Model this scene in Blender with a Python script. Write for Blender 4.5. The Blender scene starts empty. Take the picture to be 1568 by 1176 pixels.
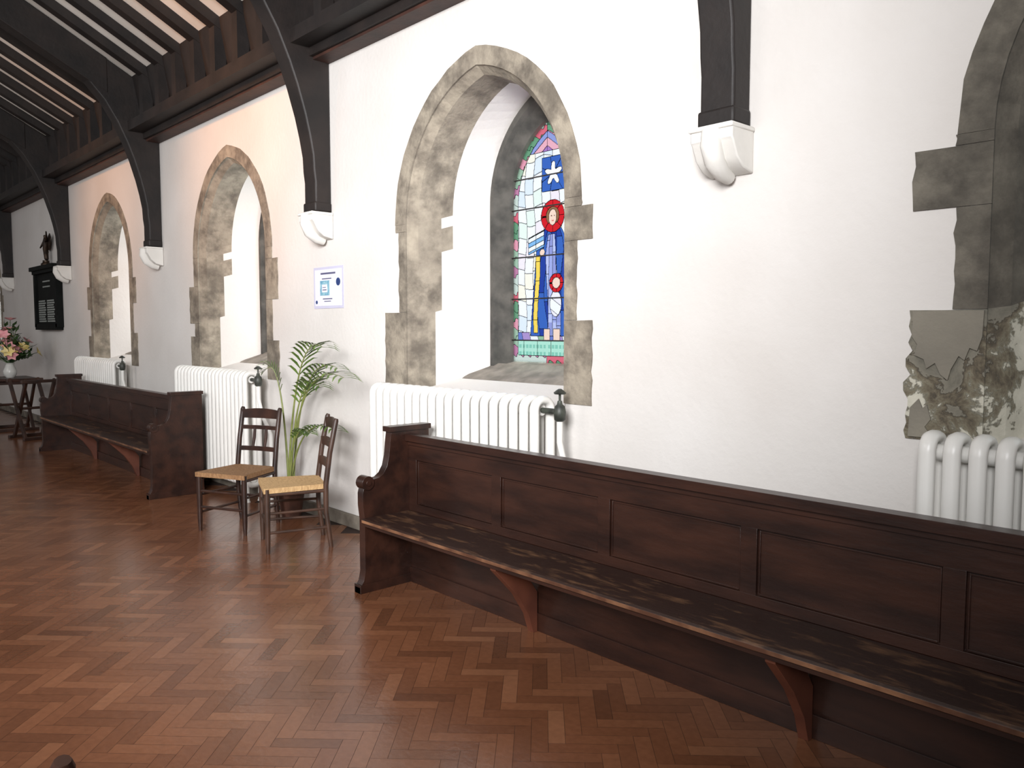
import bpy, bmesh, math, random
from math import sin, cos, pi, radians, sqrt, atan2
from mathutils import Vector, Matrix
random.seed(7)
S = bpy.context.scene
C = bpy.context.collection

# ------------------------------------------------------------------ materials
def lin(c):
    return tuple(((x/255)/12.92 if x/255 <= .04045 else ((x/255+.055)/1.055)**2.4) for x in c)+(1,)

def mat(name, c1, c2=None, rough=.6, scale=5, bump=0, bscale=None, stretch=None, island=0, spec=.5, detail=6, metal=0, p=(.35,.65), coat=0, stain=0, sscale=1.7, nr=.5):
    m = bpy.data.materials.new(name); m.use_nodes = True
    nt = m.node_tree; N = nt.nodes; L = nt.links
    b = N['Principled BSDF']
    b.inputs['Roughness'].default_value = rough
    b.inputs['Specular IOR Level'].default_value = spec
    b.inputs['Metallic'].default_value = metal
    b.inputs['Coat Weight'].default_value = coat
    b.inputs['Coat Roughness'].default_value = .25
    tc = N.new('ShaderNodeTexCoord')
    mp = N.new('ShaderNodeMapping'); L.new(tc.outputs['Object'], mp.inputs['Vector'])
    if stretch: mp.inputs['Scale'].default_value = stretch
    nz = N.new('ShaderNodeTexNoise'); nz.inputs['Scale'].default_value = scale; nz.inputs['Detail'].default_value = detail; nz.inputs['Roughness'].default_value = nr
    L.new(mp.outputs[0], nz.inputs['Vector'])
    rp = N.new('ShaderNodeValToRGB'); L.new(nz.outputs['Fac'], rp.inputs[0])
    rp.color_ramp.elements[0].position = p[0]; rp.color_ramp.elements[1].position = p[1]
    rp.color_ramp.elements[0].color = lin(c1); rp.color_ramp.elements[1].color = lin(c2 or c1)
    col = rp.outputs[0]
    if island:
        g = N.new('ShaderNodeNewGeometry')
        mr = N.new('ShaderNodeMapRange'); mr.inputs['To Min'].default_value = 1-island; mr.inputs['To Max'].default_value = 1+island
        L.new(g.outputs['Random Per Island'], mr.inputs['Value'])
        mx = N.new('ShaderNodeVectorMath'); mx.operation = 'SCALE'
        L.new(col, mx.inputs[0]); L.new(mr.outputs[0], mx.inputs['Scale'])
        col = mx.outputs[0]
    if stain:
        ns = N.new('ShaderNodeTexNoise'); ns.inputs['Scale'].default_value = sscale; ns.inputs['Detail'].default_value = 10; ns.inputs['Roughness'].default_value = .65
        L.new(tc.outputs['Object'], ns.inputs['Vector'])
        ms = N.new('ShaderNodeMapRange'); ms.inputs['From Min'].default_value = .40; ms.inputs['From Max'].default_value = .54
        ms.inputs['To Min'].default_value = 1-stain; ms.inputs['To Max'].default_value = 1.0; L.new(ns.outputs['Fac'], ms.inputs['Value'])
        mx = N.new('ShaderNodeVectorMath'); mx.operation = 'SCALE'
        L.new(col, mx.inputs[0]); L.new(ms.outputs[0], mx.inputs['Scale']); col = mx.outputs[0]
    L.new(col, b.inputs['Base Color'])
    if bump:
        n2 = N.new('ShaderNodeTexNoise'); n2.inputs['Scale'].default_value = bscale or scale*4; n2.inputs['Detail'].default_value = 5
        L.new(mp.outputs[0], n2.inputs['Vector'])
        bp = N.new('ShaderNodeBump'); bp.inputs['Strength'].default_value = bump; bp.inputs['Distance'].default_value = .01
        L.new(n2.outputs['Fac'], bp.inputs['Height']); L.new(bp.outputs[0], b.inputs['Normal'])
    return m

M_plaster = mat('plaster_white', (207,202,197), (216,212,208), .85, 1.2, .25, 30)
M_roofpl = mat('plaster_roof', (225,218,208), (238,232,224), .9, 2, .1, 20)
M_stone = mat('stone_beige', (112,103,92), (158,148,132), .9, 6, .6, 45, island=.08, stain=.28, sscale=3.0, detail=10, nr=.6, p=(.34,.66))
M_stone_shade = mat('stone_shaded', (84,79,71), (116,110,99), .9, 7, .6, 45, island=.08, stain=.30, sscale=2.6, detail=12, nr=.65)  # stone of the right window, its shade put into a darker base colour
M_patch = mat('cement_patch', (116,111,101), (138,132,119), .9, 3, .3, 60, detail=10)
M_stonef = mat('stone_frame', (56,55,52), (86,83,78), .9, 9, .5, 40)
M_sill = mat('stone_sill', (110,104,96), (142,134,124), .9, 9, .4, 40)
M_corbel = mat('corbel_whitewash', (214,211,205), (228,225,219), .8, 3, .15, 30)
M_black = mat('timber_black', (18,13,12), (34,26,23), .6, 4, .2, 25, stretch=(1,1,1))
M_plate = mat('timber_plate_brown', (46,26,20), (72,42,32), .6, 5, .2, 25)
M_pew = mat('pew_oak_dark', (35,19,14), (56,32,23), .36, 3, .12, 14, stretch=(1,4,4), coat=.08)
M_pewbr = mat('pew_bracket', (84,46,34), (112,64,46), .5, 4, .15, 14)
M_seat = mat('pew_seat_worn', (42,25,19), (136,99,70), .42, 6, .2, 16, stretch=(.8,3,1), p=(.52,.82), coat=.08, detail=14, nr=.66)
M_nose = mat('pew_seat_edge_worn', (82,52,37), (140,100,72), .45, 8, .1, 20, detail=10, p=(.4,.7))
M_rad = mat('radiator_enamel', (224,222,217), (232,230,225), .35, 3)
M_valve = mat('valve_iron', (40,42,38), (70,74,66), .5, 20)
M_chair = mat('chair_walnut', (36,22,17), (62,38,28), .4, 8)
M_chair2 = mat('chair_beech_aged', (52,36,28), (78,54,42), .45, 8)
M_rush = mat('rush_seat', (186,148,102), (216,180,130), .8, 30, .6, 90, stretch=(1,4,1))
M_rush2 = mat('rush_seat_dark', (130,94,62), (160,122,84), .8, 30, .6, 90, stretch=(1,4,1))
M_leaf = mat('palm_leaf', (58,84,36), (104,128,58), .5, 10)
M_stem = mat('palm_stem', (110,120,60), (140,146,84), .5, 10)
M_pot = mat('terracotta', (70,44,34), (90,56,42), .8, 10)
M_soil = mat('soil', (30,22,16), (46,34,24), .95, 30)
M_paper = mat('poster_paper', (188,186,208), (198,196,216), .6, 3)
M_white = mat('poster_panel_white', (220,220,232), None, .6)
M_ink = mat('poster_ink', (92,92,120), None, .6)
M_pblue = mat('poster_blue', (96,150,178), (150,190,200), .6, 40)
M_navy = mat('poster_badge', (36,58,110), None, .6)
M_slate = mat('memorial_slate', (12,14,13), (20,23,22), .75, 6, spec=.15)
M_letter = mat('memorial_lettering', (168,172,168), (110,116,112), .7, 60, spec=.2)
M_bronze = mat('bronze', (34,26,20), (60,44,30), .4, 12, metal=.6)
M_base = mat('baseboard_paint', (96,88,78), (130,122,110), .8, 8, .3)
M_mortar = mat('floor_joint', (42,25,17), None, .8)
M_vase = mat('vase_ceramic', (210,210,205), None, .25)
M_pink = mat('petal_pink', (232,150,160), (250,190,190), .6, 20)
M_yel = mat('petal_yellow', (240,210,120), (250,230,170), .6, 20)
M_whp = mat('petal_white', (240,238,228), None, .6)
M_green = mat('foliage_green', (40,66,34), (70,100,50), .6, 12)

def peel_mat():
    m = bpy.data.materials.new('stone_peeling_paint'); m.use_nodes = True
    N = m.node_tree.nodes; L = m.node_tree.links; b = N['Principled BSDF']; b.inputs['Roughness'].default_value = .95
    tc = N.new('ShaderNodeTexCoord')
    n1 = N.new('ShaderNodeTexNoise'); n1.inputs['Scale'].default_value = 7; n1.inputs['Detail'].default_value = 12; n1.inputs['Roughness'].default_value = .66; n1.inputs['Distortion'].default_value = .35
    n2 = N.new('ShaderNodeTexNoise'); n2.inputs['Scale'].default_value = 9; n2.inputs['Detail'].default_value = 8
    L.new(tc.outputs['Object'], n1.inputs['Vector']); L.new(tc.outputs['Object'], n2.inputs['Vector'])
    sx = N.new('ShaderNodeSeparateXYZ'); L.new(tc.outputs['Object'], sx.inputs[0])
    mr = N.new('ShaderNodeMapRange'); mr.inputs['From Min'].default_value = 1.12; mr.inputs['From Max'].default_value = 1.55
    mr.inputs['To Min'].default_value = .04; mr.inputs['To Max'].default_value = -.12; L.new(sx.outputs['Z'], mr.inputs['Value'])
    my = N.new('ShaderNodeMapRange'); my.inputs['From Min'].default_value = 0; my.inputs['From Max'].default_value = .12
    my.inputs['To Min'].default_value = 0; my.inputs['To Max'].default_value = .20; L.new(sx.outputs['Y'], my.inputs['Value'])
    ad = N.new('ShaderNodeMath'); ad.operation = 'ADD'; L.new(n1.outputs['Fac'], ad.inputs[0]); L.new(mr.outputs[0], ad.inputs[1])
    ad2 = N.new('ShaderNodeMath'); ad2.operation = 'ADD'; L.new(ad.outputs[0], ad2.inputs[0]); L.new(my.outputs[0], ad2.inputs[1])
    r = N.new('ShaderNodeValToRGB')
    e = r.color_ramp.elements; e[0].position = .30; e[0].color = lin((104,101,91)); e[1].position = .45; e[1].color = lin((132,127,114))
    for pos, c in ((.465,(88,80,68)),(.52,(120,111,93)),(.56,(142,136,117)),(.59,(200,196,180)),(.72,(212,208,193))):
        x = e.new(pos); x.color = lin(c)
    L.new(ad2.outputs[0], r.inputs[0])
    mx = N.new('ShaderNodeVectorMath'); mx.operation = 'SCALE'
    m2 = N.new('ShaderNodeMapRange'); m2.inputs['To Min'].default_value = .66; m2.inputs['To Max'].default_value = 1.2; L.new(n2.outputs['Fac'], m2.inputs['Value'])
    L.new(r.outputs[0], mx.inputs[0]); L.new(m2.outputs[0], mx.inputs['Scale']); L.new(mx.outputs[0], b.inputs['Base Color'])
    bp = N.new('ShaderNodeBump'); bp.inputs['Strength'].default_value = .8; bp.inputs['Distance'].default_value = .02
    L.new(r.outputs[0], bp.inputs['Height']); L.new(bp.outputs[0], b.inputs['Normal'])
    return m
M_peel = peel_mat()

def floor_mat():
    m = bpy.data.materials.new('parquet_blocks'); m.use_nodes = True
    N = m.node_tree.nodes; L = m.node_tree.links; b = N['Principled BSDF']
    tc = N.new('ShaderNodeTexCoord'); g = N.new('ShaderNodeNewGeometry')
    r = N.new('ShaderNodeValToRGB'); L.new(g.outputs['Random Per Island'], r.inputs[0])
    e = r.color_ramp.elements; e[0].position = 0; e[0].color = lin((98,62,43)); e[1].position = 1; e[1].color = lin((136,92,66))
    for pos, c in ((.05,(106,67,46)),(.5,(116,74,51)),(.97,(127,83,58))):
        x = e.new(pos); x.color = lin(c)
    n = N.new('ShaderNodeTexNoise'); n.inputs['Scale'].default_value = 1.1; n.inputs['Detail'].default_value = 3
    n3 = N.new('ShaderNodeTexNoise'); n3.inputs['Scale'].default_value = 35; n3.inputs['Detail'].default_value = 4
    L.new(tc.outputs['Object'], n.inputs['Vector']); L.new(tc.outputs['Object'], n3.inputs['Vector'])
    mr = N.new('ShaderNodeMapRange'); mr.inputs['From Min'].default_value = .3; mr.inputs['From Max'].default_value = .7
    mr.inputs['To Min'].default_value = .86; mr.inputs['To Max'].default_value = 1.1; L.new(n.outputs['Fac'], mr.inputs['Value'])
    mr2 = N.new('ShaderNodeMapRange'); mr2.inputs['To Min'].default_value = .8; mr2.inputs['To Max'].default_value = 1.2; L.new(n3.outputs['Fac'], mr2.inputs['Value'])
    mu = N.new('ShaderNodeMath'); mu.operation = 'MULTIPLY'; L.new(mr.outputs[0], mu.inputs[0]); L.new(mr2.outputs[0], mu.inputs[1])
    s = N.new('ShaderNodeVectorMath'); s.operation = 'SCALE'; L.new(r.outputs[0], s.inputs[0]); L.new(mu.outputs[0], s.inputs['Scale'])
    L.new(s.outputs[0], b.inputs['Base Color'])
    rr = N.new('ShaderNodeMapRange'); rr.inputs['To Min'].default_value = .14; rr.inputs['To Max'].default_value = .32
    L.new(n.outputs['Fac'], rr.inputs['Value']); L.new(rr.outputs[0], b.inputs['Roughness'])
    b.inputs['Specular IOR Level'].default_value = .6
    bp = N.new('ShaderNodeBump'); bp.inputs['Strength'].default_value = .08; bp.inputs['Distance'].default_value = .01
    L.new(n3.outputs['Fac'], bp.inputs['Height']); L.new(bp.outputs[0], b.inputs['Normal'])
    return m
M_floor = floor_mat()

def glass_mat():
    m = bpy.data.materials.new('stained_glass'); m.use_nodes = True
    N = m.node_tree.nodes; L = m.node_tree.links; N.remove(N['Principled BSDF'])
    a = N.new('ShaderNodeVertexColor'); a.layer_name = 'Col'
    t = N.new('ShaderNodeBsdfTransparent'); d = N.new('ShaderNodeBsdfTranslucent')
    mx = N.new('ShaderNodeMixShader'); mx.inputs[0].default_value = .2
    L.new(a.outputs['Color'], t.inputs[0]); L.new(a.outputs['Color'], d.inputs[0])
    L.new(t.outputs[0], mx.inputs[1]); L.new(d.outputs[0], mx.inputs[2]); L.new(mx.outputs[0], N['Material Output'].inputs[0])
    return m
M_glass = glass_mat()

# ------------------------------------------------------------------ mesh builder
class MB:
    def __init__(s): s.v=[]; s.f=[]; s.m=[]; s.mats=[]
    def mi(s, m):
        if m not in s.mats: s.mats.append(m)
        return s.mats.index(m)
    def add(s, vs, fs, m, M=None):
        o=len(s.v); k=s.mi(m)
        for v in vs:
            v=Vector(v); s.v.append(tuple(M@v) if M else tuple(v))
        for f in fs: s.f.append([i+o for i in f]); s.m.append(k)
    def box(s, a, b, m, M=None):
        (x0,y0,z0),(x1,y1,z1)=a,b
        vs=[(x0,y0,z0),(x1,y0,z0),(x1,y1,z0),(x0,y1,z0),(x0,y0,z1),(x1,y0,z1),(x1,y1,z1),(x0,y1,z1)]
        s.add(vs,[(0,3,2,1),(4,5,6,7),(0,1,5,4),(1,2,6,5),(2,3,7,6),(3,0,4,7)],m,M)
    def prism(s, poly, ax, a0, a1, m, M=None):
        n=len(poly)
        def P(p,a):
            return {'x':(a,p[0],p[1]),'y':(p[0],a,p[1]),'z':(p[0],p[1],a)}[ax]
        vs=[P(p,a0) for p in poly]+[P(p,a1) for p in poly]
        fs=[list(range(n)),list(range(n,2*n))[::-1]]+[(i,(i+1)%n,(i+1)%n+n,i+n) for i in range(n)]
        s.add(vs,fs,m,M)
    def tube(s, path, rad, m, n=8, M=None, closed=False, ell=None):
        path=[Vector(p) for p in path]; k=len(path)
        if not hasattr(rad,'__len__'): rad=[rad]*k
        vs=[]; up=None
        for i,p in enumerate(path):
            if closed: t=path[(i+1)%k]-path[i-1]
            else: t=path[min(i+1,k-1)]-path[max(i-1,0)]
            t.normalize()
            if up is None:
                up=Vector((1,0,0)) if abs(t.x)<.9 else Vector((0,0,1))
            side=up-t*up.dot(t); side.normalize(); up=side; w=t.cross(side)
            for j in range(n):
                a=2*pi*j/n; e=ell or (1,1)
                vs.append(p+side*cos(a)*rad[i]*e[0]+w*sin(a)*rad[i]*e[1])
        fs=[]
        for i in range(k if closed else k-1):
            for j in range(n):
                a=i*n+j; b=i*n+(j+1)%n; c=((i+1)%k)*n
                fs.append((a,b,c+(j+1)%n,c+j))
        if not closed:
            fs.append(list(range(n))[::-1]); fs.append([(k-1)*n+j for j in range(n)])
        s.add(vs,fs,m,M)
    def lathe(s, prof, c, m, n=16, M=None):
        vs=[]
        for r,z in prof:
            for j in range(n):
                a=2*pi*j/n; vs.append((c[0]+r*cos(a),c[1]+r*sin(a),c[2]+z))
        fs=[]
        for i in range(len(prof)-1):
            for j in range(n):
                fs.append((i*n+j,i*n+(j+1)%n,(i+1)*n+(j+1)%n,(i+1)*n+j))
        fs.append(list(range(n))[::-1]); fs.append([(len(prof)-1)*n+j for j in range(n)])
        s.add(vs,fs,m,M)
    def build(s, name, smooth=40, bevel=0, recalc=True, origin=None):
        me=bpy.data.meshes.new(name)
        me.from_pydata(s.v,[],s.f); 
        for m in s.mats: me.materials.append(m)
        me.polygons.foreach_set('material_index',s.m)
        if recalc:
            bm=bmesh.new(); bm.from_mesh(me); bmesh.ops.recalc_face_normals(bm,faces=bm.faces); bm.to_mesh(me); bm.free()
        if smooth:
            me.polygons.foreach_set('use_smooth',[True]*len(me.polygons)); me.set_sharp_from_angle(angle=radians(smooth))
        ob=bpy.data.objects.new(name,me); C.objects.link(ob)
        if bevel:
            b=ob.modifiers.new('bevel','BEVEL'); b.width=bevel; b.segments=2; b.limit_method='ANGLE'; b.angle_limit=radians(50)
        return ob

# ------------------------------------------------------------------ layout
BAY=3.54; WC=-3.757
win_centres=[WC+BAY, WC, WC-BAY, WC-2*BAY, WC-4*BAY]
def arch(w, rise, zs, n=14):
    R=(w*w+rise*rise)/(2*w); a1=atan2(rise, R-w)
    L=[]
    for i in range(n+1):
        a=a1*i/n; L.append(((-w+R)-R*cos(a), zs+R*sin(a)))
    return L+[(-x,z) for x,z in L[:-1][::-1]]
ZB=1.06; ZS=2.20; ZTOP=4.1
JZ=[1.06,1.30,1.57,1.80,1.97,2.13,2.20]
def prof(w,rise,zs,zb,n=14):
    zz=[zb+(z-ZB)/(ZS-ZB)*(zs-zb) for z in JZ]
    A=arch(w,rise,zs,n)
    return [(-w,z) for z in zz[:-1]]+A+[(w,z) for z in zz[:-1][::-1]]

wb=MB()
def rect(x0,x1,z0,z1,m=M_plaster): wb.add([(x0,0,z0),(x1,0,z0),(x1,0,z1),(x0,0,z1)],[(0,1,2,3)],m)
XL=-19.685; XR=3.2
W0=.74
for c in win_centres:
    x0,x1=c-BAY/2,c+BAY/2
    rect(x0,x1,0,ZB); rect(x0,c-W0,ZB,ZTOP); rect(c+W0,x1,ZB,ZTOP)
    A=arch(W0,.88,ZS)
    for i in range(len(A)-1):
        (xa,za),(xb,zb_)=A[i],A[i+1]
        wb.add([(c+xa,0,za),(c+xb,0,zb_),(c+xb,0,ZTOP),(c+xa,0,ZTOP)],[(0,1,2,3)],M_plaster)
rect(WC-3.5*BAY,WC-2.5*BAY,0,ZTOP)
rect(WC+1.5*BAY,XR,0,ZTOP)
YB=[0,.06,.16,.20,.27,.50]
for wi,c in enumerate(win_centres):
    pf=[prof(.74,.88,ZS,ZB),prof(.68,.83,ZS,ZB+.02)]
    F=pf[1]; B=prof(.45,.68,2.34,1.22)
    for y in YB[2:]:
        t=(y-.06)/.44
        pf.append([(f[0]*(1-t)+b[0]*t, f[1]*(1-t)+b[1]*t) for f,b in zip(F,B)])
    n=len(F); nj=len(JZ)-1
    for k in range(len(YB)-1):
        for i in range(n-1):
            a=pf[k]; b=pf[k+1]
            j=i if i<nj else (n-2-i if n-2-i<nj else None)
            if j is None: d=.27
            else: d=[.16,.16,.20,.20,.27,.20][j] if i<nj else [.20,.16,.27,.2,.16,.27][j]
            m=M_stone if YB[k+1]<=d+.001 else M_plaster
            if wi==0:
                m=M_stone_shade if m is M_stone else m
                if i in (0,1): m=M_peel
            wb.add([(c+a[i][0],YB[k],a[i][1]),(c+a[i+1][0],YB[k],a[i+1][1]),(c+b[i+1][0],YB[k+1],b[i+1][1]),(c+b[i][0],YB[k+1],b[i][1])],[(0,1,2,3)],m)
        a=pf[k]; b=pf[k+1]
        wb.add([(c+a[0][0],YB[k],a[0][1]),(c+a[-1][0],YB[k],a[-1][1]),(c+b[-1][0],YB[k+1],b[-1][1]),(c+b[0][0],YB[k+1],b[0][1])],[(0,1,2,3)],M_plaster)
wall=wb.build('wall_north',smooth=0,recalc=False)

rj=random.Random(3)
def surround(wi,c,left,right,ms,msl=None):
    b=MB(); y=-.008
    for side,lst in ((-1,left),(1,right)):
        for k,(z0,z1,w) in enumerate(lst):
            rough=msl is not None and side<0 and k==0
            amp=.016 if rough else .007
            xi=c+side*.735; xo=c+side*w; nn=max(3,int((z1-z0)/(.03 if rough else .045)))
            pts=[(xi,z0+.0008),(xo,z0+.0008)]
            pts+=[(xo+rj.uniform(-amp,amp),z0+(z1-z0)*q/nn) for q in range(1,nn)]
            pts+=[(xo,z1-.0008),((xo+xi)/2,z1-.0008+rj.uniform(-.002,0)),(xi,z1-.0008)]
            b.prism(pts,'y',y,.002,msl if rough else ms)
    if msl is not None:
        # remains of cement render left standing proud of the decayed jamb, ragged lower edge
        P=[(-.985,1.565),(-.985,1.47),(-.965,1.44),(-.975,1.40),(-.94,1.385),(-.93,1.35),(-.90,1.372),(-.88,1.33),(-.855,1.31),(-.845,1.35),(-.82,1.40),(-.80,1.385),(-.785,1.43),(-.76,1.42),(-.745,1.47),(-.742,1.565)]
        b.prism([(c+x,z) for x,z in P],'y',-.018,-.0075,M_patch)
        P=[(-.99,1.09),(-.985,1.20),(-.955,1.235),(-.94,1.20),(-.925,1.215),(-.91,1.16),(-.93,1.13),(-.90,1.09)]
        b.prism([(c+x,z) for x,z in P],'y',-.014,-.0075,M_patch)
    O=arch(.855,.985,ZS,15); I=arch(.735,.875,ZS,15)
    O=[(x*(1+rj.uniform(-.005,.005)),z+rj.uniform(-.004,.004)) if 0<i<len(O)-1 else (x,z) for i,(x,z) in enumerate(O)]
    n=len(O)-1; step=3
    for i in range(0,n,step):
        e=min(i+step,n)
        po=O[i:e+1]; pi_=I[i:e+1]
        vs=[(c+x,y,z) for x,z in po]+[(c+x,y,z) for x,z in pi_]+[(c+x,.002,z) for x,z in po]+[(c+x,.002,z) for x,z in pi_]
        k=len(po); fs=[]
        for q in range(k-1):
            fs+= [(q,q+1,k+q+1,k+q),(q,2*k+q,2*k+q+1,q+1),(k+q,k+q+1,3*k+q+1,3*k+q)]
        fs+=[(0,k,3*k,2*k),(k-1,3*k-1,4*k-1,2*k-1)]
        b.add(vs,fs,ms)
    return b.build('trim_%d'%(wi+1),smooth=0)
qs=[
 ([(1.08,1.57,1.0),(1.57,1.94,.85),(1.94,2.16,1.0),(2.16,2.20,.86)],[(1.08,1.6,.95),(1.6,2.20,.84)],M_stone_shade,M_peel),
 ([(1.08,1.61,.985),(1.61,2.15,.815),(2.15,2.20,.85)],[(1.09,1.545,.935),(1.545,1.97,.825),(1.97,2.15,.935),(2.15,2.20,.855)],M_stone,None),
 ([(1.06,1.42,.96),(1.42,1.55,.85),(1.55,1.92,.97),(1.92,2.20,.85)],[(1.06,1.4,.95),(1.4,1.75,.84),(1.75,2.1,.95),(2.1,2.20,.85)],M_stone,None),
 ([(1.06,1.4,.95),(1.4,1.75,.84),(1.75,2.05,.96),(2.05,2.20,.85)],[(1.06,1.45,.96),(1.45,1.8,.84),(1.8,2.1,.95),(2.1,2.20,.85)],M_stone,None)]
qs.append(qs[3])

def inside(x,z,ex=0):
    w=.32+ex
    if abs(x)>w or z<1.275-ex: return False
    if z<=2.34: return True
    R=(.32**2+.50**2)/(.64); cx=-.32+R
    return sqrt((abs(x)+cx)**2+(z-2.34)**2) < R+ex
W_=(.92,.94,.96); PB=(.76,.85,.95); PY=(.95,.92,.80); PP=(.90,.84,.90); PG=(.82,.92,.86)
RED=(.66,.02,.03); BL=(.025,.06,.36); BL2=(.05,.14,.52); LB=(.24,.50,.85); VI=(.20,.13,.46); PK=(.85,.45,.55); SK=(.93,.70,.58)
def region(x,z):
    # coloured border strip
    if not inside(x,z,-.045):
        k=int((z+(0.04 if x>0 else 0)+.012*sin(z*60+x*90))/.06); side=x>0
        cc=[(.16,.36,.22),(.80,.36,.46),(.38,.55,.42),(.55,.24,.40),(.62,.72,.66),(.72,.16,.22)][(k*5+side*2+k//3)%6]
        return ('b',side,k),cc
    if z<1.425: return ('ins',int((x+1)/.13)),((.25,.60,.48) if (int(z/.024)%2 and int(x*90)%3) else (.45,.80,.66))
    hx,hz=.05,2.236
    r=math.hypot(x-hx,z-hz)
    fx=(x-hx)/.036; fz=(z-hz+.008)/.052
    if fx*fx+fz*fz<1:
        if abs(abs(x-hx)-.014)<.006 and abs(z-hz+.002)<.004: return ('eye',x>hx),(.20,.10,.08)
        if abs(x-hx)<.010 and abs(z-hz+.034)<.004: return ('mouth',),(.7,.25,.2)
        return ('face',),SK
    if r<.060 and z>hz-.045: return ('veil',),(.30,.16,.08)
    if r<.105: return ('halo',int(atan2(z-hz,x-hx)*1.3+10)),RED
    if abs(x-hx)<.022 and 2.15<z<2.21: return ('neck',),SK
    cxx,czz=.085,1.80
    r=math.hypot(x-cxx,z-czz)
    if r<.036: return ('cf',),SK
    if r<.062: return ('ch',int(atan2(z-czz,x-cxx)*1.3+9)),RED
    e=((x-cxx+.005)/.052)**2+((z-1.665)/.085)**2
    if e<1: return ('cb',int((z+x*.6)/.075)),[(.92,.94,.98),(.88,.86,.94)][int((z+x*.6)/.075)%2]
    if -.175<x<-.03:
        zz=z-2.075-(x+.10)*.30
        if abs(zz)<.055: return ('book',x>-.103,int((zz+.1)/.03)),(LB if int((zz+.1)/.03)%2 else (.90,.94,.98))
    if math.hypot(x+.045,z-2.005)<.024: return ('hand',),SK
    if abs(x+.095+.012*sin(z*9))<.020 and 1.47<z<1.99: return ('yel',int(z/.13)),(.95,.70,.12)
    if z<1.50 and (abs(x-.0)<.028 or abs(x-.09)<.028): return ('foot',x>.045),SK
    t=(2.17-z)
    hw=.05+.10*min(1,max(0,t)/.16)**.6+max(0,t-.16)*.10
    cx=.05
    if 1.45<z<2.17 and abs(x-cx)<hw:
        u=(x-cx)/hw
        inner=abs(u+.1*sin(z*7))<.30
        if inner and z<2.12: 
            k=int((u+1)*5); return ('dress',k,int((z+.04*k)/.22)),[(.36,.42,.80),(.30,.34,.70),(.50,.56,.88)][(k+int(z/.22))%3]
        k=int((u+.18*sin(z*8)+2)*2.3); q=int((z+.06*k)/.24)
        return ('robe',k,q),(BL if (k+q)%2 else BL2)
    if 1.425<=z<1.475: 
        k=int((x+1+z*.3)/.075); return ('gr',k),[(.42,.30,.62),(.86,.90,.96),(.30,.50,.34),(.16,.22,.60)][k%4]
    if -.05<x<.16 and 2.40<z<2.62 and inside(x,z,-.07):
        a=atan2(z-2.51,x-.055); rr=math.hypot(x-.055,z-2.51)
        if rr<.056+.024*cos(5*(a-pi/2)): return ('star',),(.97,.97,1)
        return ('sb',int(a*1.1+9)),BL2
    if z>2.66: 
        k=int((z+abs(x)*.7)/.055); return ('top',k,x>0),[(.42,.22,.58),PK,(.30,.36,.72),(.88,.84,.94)][k%4]
    i=int((x+1+.012*sin(z*11))/.080); j=int((z+.02*sin(x*14+i))/.105)
    return ('q',i,j),[W_,PB,W_,PY,W_,PP,W_,PG][(i*3+j*5)%8]
def plain_region(x,z):
    i=int((x+z*.6+9)/.11); j=int((x-z*.6+9)/.11)
    return ('q',i,j),[(.9,.93,.95),(.86,.92,.9),(.93,.93,.88)][(i+2*j)%3]

def make_window(wi,c,stained):
    e=MB()
    P=[(prof(.45,.68,2.34,1.22),.50),(prof(.415,.625,2.34,1.235),.50),(prof(.40,.60,2.34,1.24),.53),(prof(.33,.51,2.34,1.265),.58),(prof(.32,.50,2.34,1.275),.62)]
    for k in range(len(P)-1):
        (a,ya),(b,yb)=P[k],P[k+1]
        for i in range(len(a)-1):
            e.add([(c+a[i][0],ya,a[i][1]),(c+a[i+1][0],ya,a[i+1][1]),(c+b[i+1][0],yb,b[i+1][1]),(c+b[i][0],yb,b[i][1])],[(0,1,2,3)],M_stonef)
        e.add([(c+a[0][0],ya,a[0][1]),(c+a[-1][0],ya,a[-1][1]),(c+b[-1][0],yb,b[-1][1]),(c+b[0][0],yb,b[0][1])],[(0,1,2,3)],M_sill)
    e.prism([(.30,1.06),(.30,1.155),(.32,1.17),(.49,1.235),(.53,1.26),(.53,1.06)],'x',c-.52,c+.52,M_sill)
    for z in (1.42,1.70,1.98,2.30,2.50):
        w=.325 if z<2.34 else .30
        e.tube([(c-w,.592,z),(c+w,.592,z)],.005,M_black,6)
    fr=e.build('window_%d'%(wi+1),smooth=35)
    cell=.0040 if stained else .012
    fn=region if stained else plain_region
    nx=int(.68/cell); nz=int(1.60/cell); vs=[];fs=[];cols=[]
    idx={}
    def vid(i,j):
        k=(i,j)
        if k not in idx: idx[k]=len(vs); vs.append((c-.34+i*cell,.606,1.26+j*cell))
        return idx[k]
    reg={}
    for i in range(nx+1):
        for j in range(nz+1):
            reg[i,j]=fn(-.34+(i+.5)*cell,1.26+(j+.5)*cell)
    soft=('eye','mouth')
    for i in range(nx):
        for j in range(nz):
            x=-.34+(i+.5)*cell; z=1.26+(j+.5)*cell
            if not inside(x,z,.012): continue
            fs.append((vid(i,j),vid(i+1,j),vid(i+1,j+1),vid(i,j+1)))
            idd,col=reg[i,j]
            for o in (reg[i+1,j][0],reg[i,j+1][0]):
                if o!=idd and o[0] not in soft and idd[0] not in soft: col=(.004,.004,.004)
            cols+= [*col,1]*4
    me=bpy.data.meshes.new('leaded_glass'); me.from_pydata(vs,[],fs); me.materials.append(M_glass)
    ca=me.color_attributes.new('Col','FLOAT_COLOR','CORNER'); ca.data.foreach_set('color',cols)
    g=bpy.data.objects.new('leaded_glass',me); C.objects.link(g); g.parent=fr
for wi,c in enumerate(win_centres):
    surround(wi,c,*qs[wi])
    make_window(wi,c,wi==1)

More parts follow.
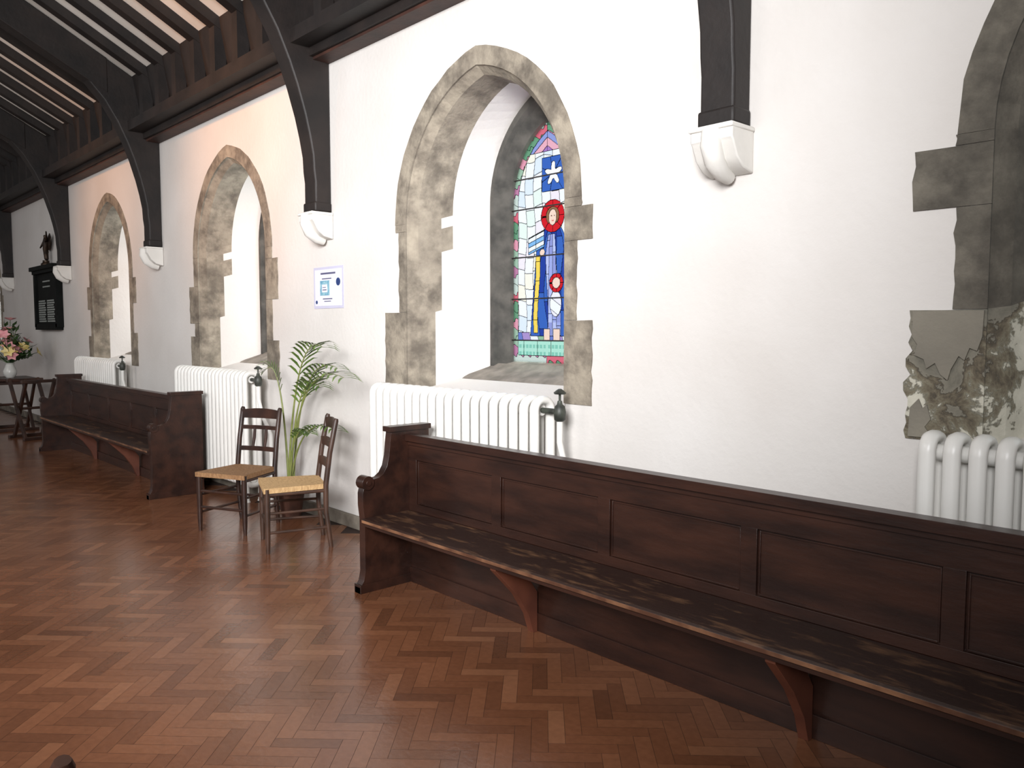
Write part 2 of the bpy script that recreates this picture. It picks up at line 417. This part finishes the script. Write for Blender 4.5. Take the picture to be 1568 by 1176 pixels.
# ------------------------------------------------------------------ floor
fb=MB(); fb.box((XL,-6.5,-.12),(XR,.0,-.002),M_mortar)
Wd=.0625; n=4; g=.0006
R45=Matrix.Rotation(radians(45),4,'Z')
fv=[];ff=[]
def blk(x0,y0,x1,y1):
    cx,cy=(x0+x1)/2*Wd,(y0+y1)/2*Wd
    px=(cx-cy)*.70711-9; py=(cx+cy)*.70711-3
    if px<XL+.1 or px>XR-.1 or py<-6.4 or py>-.09: return
    o=len(fv)
    for (x,y) in ((x0,y0),(x1,y0),(x1,y1),(x0,y1)):
        q=R45@Vector((x*Wd+(g if x==x0 else -g),y*Wd+(g if y==y0 else -g),0)); fv.append((q.x-9,q.y-3,0))
    ff.append((o,o+1,o+2,o+3))
for j in range(-205,205):
    for k in range(-30,31):
        blk(j+2*n*k,j,j+2*n*k+n,j+1)
        blk(j,j-2*n+1+2*n*k,j+1,j-n+1+2*n*k)
fb.add(fv,ff,M_floor)
fb.build('floor',smooth=0,recalc=False)

bb=MB()
bb.box((XL,-.03,0),(XR,0,.10),M_base)
bb.build('baseboard_north',smooth=0,bevel=.006)

e=MB(); e.box((XL-.3,-6.5,0),(XL,.6,7.5),M_plaster); e.build('wall_west',smooth=0)
e=MB(); e.box((XR,-6.5,0),(XR+.3,.6,7.5),M_plaster); e.build('wall_east',smooth=0)

# ------------------------------------------------------------------ roof
T=math.tan(radians(28))
zr=lambda y: 4.0-y*T
r=MB(); r.add([(XL,.25,zr(.25)),(XR,.25,zr(.25)),(XR,-6.4,zr(-6.4)),(XL,-6.4,zr(-6.4)),(XL,.25,zr(.25)+.1),(XR,.25,zr(.25)+.1),(XR,-6.4,zr(-6.4)+.1),(XL,-6.4,zr(-6.4)+.1)],
 [(0,1,2,3),(4,7,6,5),(0,4,5,1),(2,6,7,3)],M_roofpl)
r.build('ceiling',smooth=0)
rf=MB()
posts=[-2.0+BAY-BAY*k for k in range(0,6)]
for k in range(-1,7):
    base=-2.0-BAY*k
    for q in range(1,8):
        x=base+BAY*q/8
        if x<XL+.1 or x>XR-.1: continue
        rf.prism([(-.02,zr(-.02)-.10),(-5,zr(-5)-.10),(-5,zr(-5)-.001),(-.02,zr(-.02)-.001)],'x',x-.055,x+.055,M_black)
        rf.box((x-.05,-.30,3.60),(x+.05,-.20,zr(-.25)-.08),M_black)
rf.box((XL,-.32,3.56),(XR,-.17,3.66),M_black)
rf.box((XL,-.17,3.50),(XR,-.002,3.64),M_black)
rf.box((XL,-.14,3.48),(XR,-.002,3.52),M_plate)
rf.prism([(-.17,3.64),(-.03,3.64),(-.03,zr(0)-.02),(-.26,zr(-.26)-.01)],'x',XL,XR,M_black)
rf.build('roof_rafters',smooth=0)
for x in posts:
    t=MB()
    inner=[(-.135,2.375),(-.135,2.60),(-.145,2.68),(-.15,2.79),(-.175,2.93),(-.21,3.08),(-.27,3.28),(-.33,3.44),(-.42,3.64),(-.54,3.84),(-.68,4.00),(-.86,4.12)]
    poly=inner+[(-.86,zr(-.86)-.01),(-.003,zr(-.003)-.01),(-.003,2.375)]
    t.prism(poly,'x',x-.085,x+.085,M_black)
    t.prism([(-.5,zr(-.5)-.36),(-5,zr(-5)-.36),(-5,zr(-5)-.005),(-.5,zr(-.5)-.005)],'x',x-.09,x+.09,M_black)
    t.box((x-.092,-.145,2.375),(x+.092,-.004,2.45),M_black)
    t.build('roof_truss',smooth=30,bevel=.012)
    cb=MB()
    cb.prism([(-.002,2.374),(-.175,2.374),(-.175,2.31),(-.165,2.30),(-.13,2.235),(-.08,2.195),(-.002,2.175)],'x',x-.105,x+.105,M_corbel)
    cb.tube([(x,-.165,2.355),(x,-.17,2.29),(x,-.14,2.225),(x,-.085,2.185),(x,-.02,2.165)],[.045,.048,.046,.04,.03],M_corbel,12)
    cb.box((x-.11,-.185,2.352),(x+.11,-.002,2.374),M_corbel)
    cb.build('stone_corbel',smooth=35,bevel=.006)

# ------------------------------------------------------------------ radiators
def radiator(xl,nsec=20,pitch=.082):
    b=MB()
    y0,y1=-.205,-.085; z0,z1=.14,1.115; rc=.05
    path=[]
    for (cy,cz,a0) in ((y1-rc,z1-rc,0),(y0+rc,z1-rc,90),(y0+rc,z0+rc,180),(y1-rc,z0+rc,270)):
        for q in range(6):
            a=radians(a0+q*18); path.append((cy+rc*cos(a),cz+rc*sin(a)))
    for i in range(nsec):
        x=xl+.03+i*pitch
        b.tube([(x,p[0],p[1]) for p in path],.024,M_rad,10,closed=True,ell=(1.25,.95))
    x1=xl+.03+(nsec-1)*pitch
    for z in (.19,1.06): b.tube([(xl+.03,-.145,z),(x1,-.145,z)],.030,M_rad,10)
    for x in (xl+.03,x1):
        for y in (y0,y1):
            b.tube([(x,y,.16),(x,y,.02),(x,y,0)],[.02,.02,.028],M_rad,8)
    xv=x1+.13
    b.tube([(x1,-.145,1.06),(xv-.03,-.145,1.06)],.016,M_valve,8)
    b.lathe([(.018,-.05),(.03,-.04),(.034,0),(.028,.03),(.016,.04),(.012,.06)],(xv,-.145,1.06),M_valve,12)
    b.tube([(xv,-.145,1.11),(xv,-.145,1.17)],.007,M_valve,6)
    b.lathe([(.03,0),(.034,.008),(.02,.02),(.008,.028)],(xv,-.145,1.155),M_valve,10)
    b.tube([(xv,-.145,1.02),(xv,-.145,.9),(xv+.02,-.12,.75),(xv+.06,-.07,.6),(xv+.06,-.07,.12),(xv+.06,-.07,0)],.017,M_rad,8)
    return b.build('radiator',smooth=50)
for c in (WC+BAY,WC,WC-BAY,WC-2*BAY): radiator(c-.88)

# ------------------------------------------------------------------ pews
def pew(x0,x1):
    b=MB()
    prf=[(-.31,0),(-.80,0),(-.80,.035),(-.775,.07),(-.765,.12),(-.765,.42),(-.775,.50),(-.775,.57),(-.765,.61),(-.74,.64),(-.70,.645),(-.665,.65),(-.635,.67),(-.61,.71),(-.595,.77),(-.588,.84),(-.58,.90),(-.58,.92),(-.31,.92)]
    for xe in (x0,x1-.055):
        b.prism(prf,'x',xe,xe+.055,M_pew)
        b.tube([(xe-.008,-.742,.628),(xe+.063,-.742,.628)],.040,M_pew,16)
        b.tube([(xe-.014,-.742,.628),(xe+.069,-.742,.628)],.016,M_pew,12)
        b.box((xe-.01,-.595,.905),(xe+.065,-.30,.935),M_pew)
        b.box((xe-.006,-.80,0),(xe+.061,-.31,.05),M_pew)
    a,c=x0+.055,x1-.055
    b.box((a,-.442,.0),(c,-.425,.86),M_pew)
    b.box((a,-.485,.845),(c,-.415,.885),M_pew)
    b.box((a,-.465,.820),(c,-.44,.846),M_pew)
    b.box((a,-.455,.735),(c,-.441,.821),M_pew)
    b.box((a,-.455,.43),(c,-.441,.475),M_pew)
    b.box((a,-.455,.0),(c,-.441,.09),M_pew)
    k=round((c-a)/.7); st=(c-a-.07)/k
    for i in range(k+1):
        xx=a+i*st
        b.box((xx,-.455,.474),(xx+.07,-.4415,.736),M_pew)
        if i<k:
            for z in (.480,.725): b.box((xx+.08,-.447,z-.003),(xx+st-.01,-.4415,z+.004),M_pew)
            for q in (xx+.075,xx+st-.011): b.box((q,-.447,.48),(q+.006,-.4415,.73),M_pew)
    b.prism([(-.459,.40),(-.765,.398),(-.782,.405),(-.785,.415),(-.785,.425),(-.775,.431),(-.459,.43)],'x',a,c,M_seat)
    b.box((a,-.7865,.408),(c,-.7845,.424),M_nose)
    b.box((a,-.772,.385),(c,-.755,.402),M_pew)
    for i in range(1,3):
        xx=x0+.025+i*(x1-x0)*.372-.36
        b.prism([(-.735,.398),(-.60,.398),(-.459,.20),(-.459,.0),(-.485,.0),(-.52,.10),(-.60,.22),(-.735,.36)],'x',xx,xx+.04,M_pewbr)
    return b.build('church_pew',smooth=30,bevel=.004)
pew(-3.90,-.06)
pew(-11.10,-7.26)

# ------------------------------------------------------------------ chairs
def chair(cx,cy,ang,kind,mw,mr,zs=1):
    b=MB(); M=Matrix.Translation((cx,cy,0))@Matrix.Rotation(radians(ang),4,'Z')@Matrix.Diagonal((1,1,zs,1))
    fw,bw,fd,bd=.205,.175,-.20,.19; sh=.43
    for s in (-1,1):
        b.tube([(s*fw,fd,0),(s*fw,fd,.08),(s*fw,fd,.30),(s*fw,fd,sh+.005)],[.013,.017,.020,.019],mw,10,M)
        b.tube([(s*bw,bd+.03,0),(s*bw,bd,.25),(s*bw,bd,sh),(s*bw,bd+.03,.65),(s*bw,bd+.075,.87),(s*bw,bd+.08,.885)],[.015,.018,.019,.018,.018,.012],mw,10,M)
        for z in (.14,.27): b.tube([(s*fw,fd,z),(s*bw,bd+.01,z)],.0095,mw,8,M)
        b.tube([(s*fw,fd,sh-.035),(s*bw,bd,sh-.035)],.012,mw,8,M)
    for z in (.18,.30): b.tube([(-fw,fd,z),(fw,fd,z)],.0105,mw,8,M)
    b.tube([(-bw,bd+.01,.20),(bw,bd+.01,.20)],.010,mw,8,M)
    c0=(0,-.005,sh-.004); e=.022
    P=[(-fw-e+.005,fd-e,sh),(fw+e-.005,fd-e,sh),(bw+.004,bd,sh),(-bw-.004,bd,sh)]
    vs=[(p[0],p[1],sh+.012) for p in P]+[(p[0],p[1],sh-.022) for p in P]+[c0,(0,0,sh-.03)]
    fs=[(0,1,8),(1,2,8),(2,3,8),(3,0,8),(0,4,5,1),(1,5,6,2),(2,6,7,3),(3,7,4,0),(4,9,5),(5,9,6),(6,9,7),(7,9,4)]
    b.add(vs,fs,mr,M)
    def slat(z0,z1,dy,arch_=0):
        n=8; vs=[];
        for i in range(n+1):
            t=i/n*2-1; x=t*bw; y=bd+dy+.022*(1-t*t); zz=arch_*(1-t*t)
            vs+=[(x,y-.006,z0),(x,y+.006,z0),(x,y+.006,z1+zz),(x,y-.006,z1+zz)]
        fs=[]
        for i in range(n):
            for q in range(4): fs.append((i*4+q,i*4+(q+1)%4,i*4+4+(q+1)%4,i*4+4+q))
        fs+=[(0,1,2,3),(n*4+3,n*4+2,n*4+1,n*4)]
        b.add(vs,fs,mw,M)
    if kind=='ladder':
        slat(.53,.585,.008,.012); slat(.67,.725,.03,.012); slat(.80,.86,.06,.018)
    else:
        slat(.80,.865,.06,.012); slat(.715,.745,.042); slat(.55,.585,.012)
        for x in (-.055,.055):
            b.tube([(x,bd+.035,.575),(x,bd+.055,.65),(x,bd+.065,.73)],[.010,.012,.010],mw,8,M)
    return b.build('rush_seat_chair',smooth=45)
chair(-5.80,-.62,26,'spindle',M_chair,M_rush2)
chair(-5.08,-.55,-21,'ladder',M_chair2,M_rush)
chair(-1.555,-3.075,-92,'ladder',M_chair,M_rush,.982)

# ------------------------------------------------------------------ palm
def palm(bx,by):
    b=MB()
    b.lathe([(.075,0),(.105,.19),(.118,.19),(.118,.225),(.106,.225),(.100,.20)],(bx,by,0),M_pot,20)
    b.lathe([(.100,.19),(.0,.205)],(bx,by,0),M_soil,16)
    tips=[((-5.10,-.30,1.37),.26),((-4.72,-.36,1.17),.28),((-5.30,-.22,1.08),.22),((-5.00,-.26,.78),.20),((-5.98,-.30,1.18),.17),((-5.42,-.24,.72),.15),((-5.04,-.22,1.22),.2)]
    for k,(tp,LL) in enumerate(tips):
        p0=Vector((bx+random.uniform(-.03,.03),by+random.uniform(-.03,.03),.19)); p2=Vector(tp)
        p1=Vector((bx+(p2.x-bx)*.22, by+(p2.y-by)*.3, p2.z+ (.14 if p2.z>1 else .10)))
        N=22; pts=[]
        for i in range(N+1):
            t=i/N; pts.append(p0*(1-t)**2+p1*2*t*(1-t)+p2*t*t)
        b.tube(pts,[.008*(1-i/N)+.0018 for i in range(N+1)],M_stem,6)
        for i in range(int(N*.5),N+1):
            t=i/N; tg=(pts[min(i+1,N)]-pts[i-1]).normalized()
            sd=tg.cross(Vector((0,0,1))).normalized(); nn=sd.cross(tg)
            Ls=LL*(1-.5*abs((t-.72)/.3)**1.5)
            for s in (-1,1):
                d=(tg*.80+sd*s*.62+nn*.22).normalized()
                q=pts[i]; w=nn.cross(d).normalized()*.0095
                dr=Vector((0,0,-1))
                a=q+d*Ls*.35+dr*.004; c=q+d*Ls*.72+dr*Ls*.13; f=q+d*Ls+dr*Ls*.33
                for v_ in (a,c,f): v_.y=min(v_.y,-.03)
                b.add([q-w*.3,q+w*.3,a+w,a-w,c+w*.8,c-w*.8,f],[(0,1,2,3),(3,2,4,5),(5,4,6)],M_leaf)
    return b.build('potted_palm',smooth=0,recalc=False)
palm(-5.86,-.17)

# ------------------------------------------------------------------ poster
p=MB()
x0,x1,z0,z1=-5.74,-5.30,1.655,1.975
p.box((x0,-.004,z0),(x1,-.0005,z1),M_paper)
def pr(a,b_,c,d,m,y=-.006): p.box((x0+a,y,z0+c),(x0+b_,-.0035,z0+d),m)
pr(.02,.42,.02,.30,M_white,-.005)
pr(.11,.33,.262,.276,M_ink); pr(.13,.27,.225,.233,M_ink)
pr(.10,.24,.10,.215,M_pblue); pr(.13,.21,.125,.185,M_white,-.007)
pr(.14,.28,.07,.078,M_ink); pr(.16,.26,.052,.058,M_ink)
pr(.14,.20,.14,.147,M_ink,-.008); pr(.14,.19,.16,.165,M_ink,-.008)
for (u,v,rr) in ((.37,.20,.03),(.045,.05,.014)):
    p.tube([(x0+u,-.0035,z0+v),(x0+u,-.007,z0+v)],rr,M_navy,20)
p.build('notice_poster',smooth=0)

# ------------------------------------------------------------------ memorial
b=MB()
x0,x1,z0,z1=-14.30,-13.05,1.52,2.38
b.box((x0,-.06,z0),(x1,-.001,z1),M_slate)
for a in ((x0-.03,x0+.07,z0,z1),(x1-.07,x1+.03,z0,z1),(x0,x1,z0-.04,z0+.05)):
    b.box((a[0],-.09,a[2]),(a[1],-.001,a[3]),M_slate)
b.box((x0-.06,-.14,z1),(x1+.06,-.001,z1+.06),M_slate)
b.box((x0-.02,-.11,z1-.05),(x1+.02,-.001,z1),M_slate)
for i in range(2):
    xa=x0+.14+i*.50
    for k in range(10): b.box((xa,-.064,z0+.08+k*.034),(xa+.42-(k*37%5)*.015,-.059,z0+.102+k*.034),M_letter)
for k in range(2): b.box((x0+.42,-.064,z0+.60+k*.08),(x1-.42,-.059,z0+.62+k*.08),M_letter)
b.build('memorial_tablet',smooth=0)
def skin(name, joints, edges_, rads, m, parent=None, sub=2):
    me=bpy.data.meshes.new(name); me.from_pydata(joints,edges_,[]); me.materials.append(m)
    ob=bpy.data.objects.new(name,me); C.objects.link(ob)
    sk=ob.modifiers.new('skin','SKIN')
    for i,r_ in enumerate(rads): me.skin_vertices[0].data[i].radius=(r_,r_)
    me.skin_vertices[0].data[0].use_root=True
    s=ob.modifiers.new('sub','SUBSURF'); s.levels=sub; s.render_levels=sub
    return ob
sx,sy,sz=-13.55,-.08,2.44
s=MB(); s.lathe([(.07,0),(.07,.02),(.045,.04),(.045,.07)],(sx,sy,sz),M_bronze,14)
for sd in (-1,1):
    s.prism([(sx+sd*.02,sz+.33),(sx+sd*.06,sz+.42),(sx+sd*.15,sz+.46),(sx+sd*.20,sz+.40),(sx+sd*.16,sz+.30),(sx+sd*.09,sz+.22),(sx+sd*.02,sz+.22)],'y',sy+.02,sy+.032,M_bronze)
st=s.build('angel_statuette',smooth=40)
J=[(0,0,.24),(0,0,.32),(0,0,.37),(0,0,.41),(0,-.005,.45),(.06,0,.36),(.12,-.01,.42),(.15,-.02,.49),(-.06,0,.36),(-.09,-.03,.29),(-.05,-.06,.25),(.025,0,.15),(.03,0,.07),(-.025,.01,.15),(-.03,.02,.07)]
J=[(sx+a,sy+b_,sz+c_) for a,b_,c_ in J]
fig=skin('figure',J,[(0,1),(1,2),(2,3),(3,4),(2,5),(5,6),(6,7),(2,8),(8,9),(9,10),(0,11),(11,12),(0,13),(13,14)],[.04,.038,.03,.018,.03,.02,.014,.01,.02,.014,.01,.035,.03,.035,.03],M_bronze)
fig.parent=st

# ------------------------------------------------------------------ table, stand & flowers
def xstand(name,tx,ty,w,d,h,ang,top=True):
    b=MB(); R=Matrix.Translation((tx,ty,0))@Matrix.Rotation(radians(ang),4,'Z')
    if top: b.box((-w/2,-d/2,h-.035),(w/2,d/2,h),M_chair,R)
    hh=h-.05; al=math.atan2(w*.74,hh)
    Ln=math.hypot(w*.74,hh)/2
    for yy in (-d/2+.05,d/2-.05):
        for s in (-1,1):
            M=R@Matrix.Translation((0,yy+s*.019,hh/2+.01))@Matrix.Rotation(s*al,4,'Y')
            b.box((-.028,-.017,-Ln+.012),(.028,.017,Ln-.012),M_chair,M)
    b.tube([(0,-d/2+.01,hh/2+.01),(0,d/2-.01,hh/2+.01)],.018,M_chair,8,R)
    for s in (-1,1):
        b.box((s*w*.37-.03,-d/2,.0),(s*w*.37+.03,d/2,.04),M_chair,R)
        b.box((s*w*.37-.03,-d/2,hh-.04),(s*w*.37+.03,d/2,hh),M_chair,R)
    return b.build(name,smooth=0,bevel=.004)
tx,ty=-13.80,-.55
xstand('trestle_table',tx,ty,.80,.56,.775,0)
xstand('folding_x_frame_stand',-12.50,-.55,.62,.46,.86,10,False)
b=MB()
vx,vy=tx+.08,ty-.02; zt=.776
b.lathe([(.05,0),(.085,.05),(.09,.10),(.06,.17),(.05,.20),(.065,.22)],(vx,vy,zt),M_vase,18)
for i in range(60):
    a=random.uniform(0,2*pi); el=random.uniform(.25,1.5); Lr=random.uniform(.28,.70)
    d=Vector((cos(a)*cos(el),sin(a)*cos(el)*.7,sin(el))); p0=Vector((vx,vy,zt+.2)); tip=p0+d*Lr
    if tip.y>-.08: tip.y=-.08
    b.tube([p0,(p0+tip)/2+Vector((0,0,.03)),tip],.004,M_green,5)
    if i%5<3:
        for q in range(6):
            t=.4+.12*q; base=p0.lerp(tip,t); dd=Vector((random.uniform(-1,1),random.uniform(-1,1),random.uniform(-.2,.8))).normalized()
            w=dd.cross(Vector((0,0,1))).normalized()*.03; e2=base+dd*.14
            if e2.y>-.05: continue
            b.add([base,base+dd*.06+w,e2,base+dd*.06-w],[(0,1,2,3)],M_green)
    else:
        m=[M_pink,M_yel,M_whp,M_pink][random.randrange(4)]
        d=(tip-p0).normalized(); u=d.cross(Vector((0,0,1))).normalized(); v=d.cross(u)
        for q in range(6):
            an=q*pi/3; o=u*cos(an)+v*sin(an); w=d.cross(o)*.035
            b.add([tip,tip+o*.045+d*.03+w,tip+o*.095+d*.035,tip+o*.045+d*.03-w],[(0,1,2,3)],m)
b.build('flower_arrangement',smooth=30,recalc=False)

# ------------------------------------------------------------------ lights, world, camera
w=bpy.data.worlds.new('World'); S.world=w; w.use_nodes=True
bg=w.node_tree.nodes['Background']; bg.inputs[0].default_value=(.97,.97,1,1); bg.inputs[1].default_value=.27
def area(name,loc,tgt,sx_,sy_,e,col,spread=180):
    l=bpy.data.lights.new(name,'AREA'); l.shape='RECTANGLE'; l.size=sx_; l.size_y=sy_; l.energy=e; l.color=col; l.spread=radians(spread)
    o=bpy.data.objects.new(name,l); C.objects.link(o); o.location=loc
    o.rotation_euler=(Vector(tgt)-Vector(loc)).to_track_quat('-Z','Y').to_euler(); return o
area('nave_key',(.2,-5.4,3.2),(-5.4,0,2.2),2.0,1.8,200,(.99,.99,1),80)  # unseen area light added as key from the right, spread narrowed
area('nave_fill_mid',(-4.0,-5.8,3.6),(-4.4,0,1.9),2.4,1.8,58,(1,.98,.96))  # weak frontal fill added for the wall, no actual window behind it
area('nave_fill_far',(-10,-6.0,3.0),(-12,0,1.0),3,2,66,(1,.97,.94))  # second fill added to keep the far left walls bright, source unseen
for i,c in enumerate(win_centres):
    area('outside_daylight_%d'%(i+1),(c-.3,1.35,2.1),(c-.3,0,2.1),3.2,3.0,3.2*3.0*pi*(2.4,4.8,9,9,9)[i],(.93,.97,1))
def spot(name,loc,tgt,e,ang):
    sp=bpy.data.lights.new(name,'SPOT'); sp.energy=e; sp.color=(1,.40,.11); sp.spot_size=radians(ang); sp.spot_blend=1; sp.shadow_soft_size=.3
    so=bpy.data.objects.new(name,sp); C.objects.link(so); so.location=loc
    so.rotation_euler=(Vector(tgt)-so.location).to_track_quat('-Z','Y').to_euler()
spot('warm_lamp',(-6.8,-3.4,4.4),(-7.0,0,3.2),400,54)
spot('warm_lamp_far',(-10.4,-3.6,4.4),(-10.7,0,3.1),260,54)

cam=bpy.data.cameras.new('camera'); co=bpy.data.objects.new('camera',cam); C.objects.link(co)
cam.sensor_width=36; cam.lens=28.24; cam.clip_start=.05
co.location=(0,-3.2,1.5)
F=Vector((-.7310,.6789,-.0689)); co.rotation_euler=F.to_track_quat('-Z','Y').to_euler()
S.camera=co
S.view_settings.view_transform='Standard'
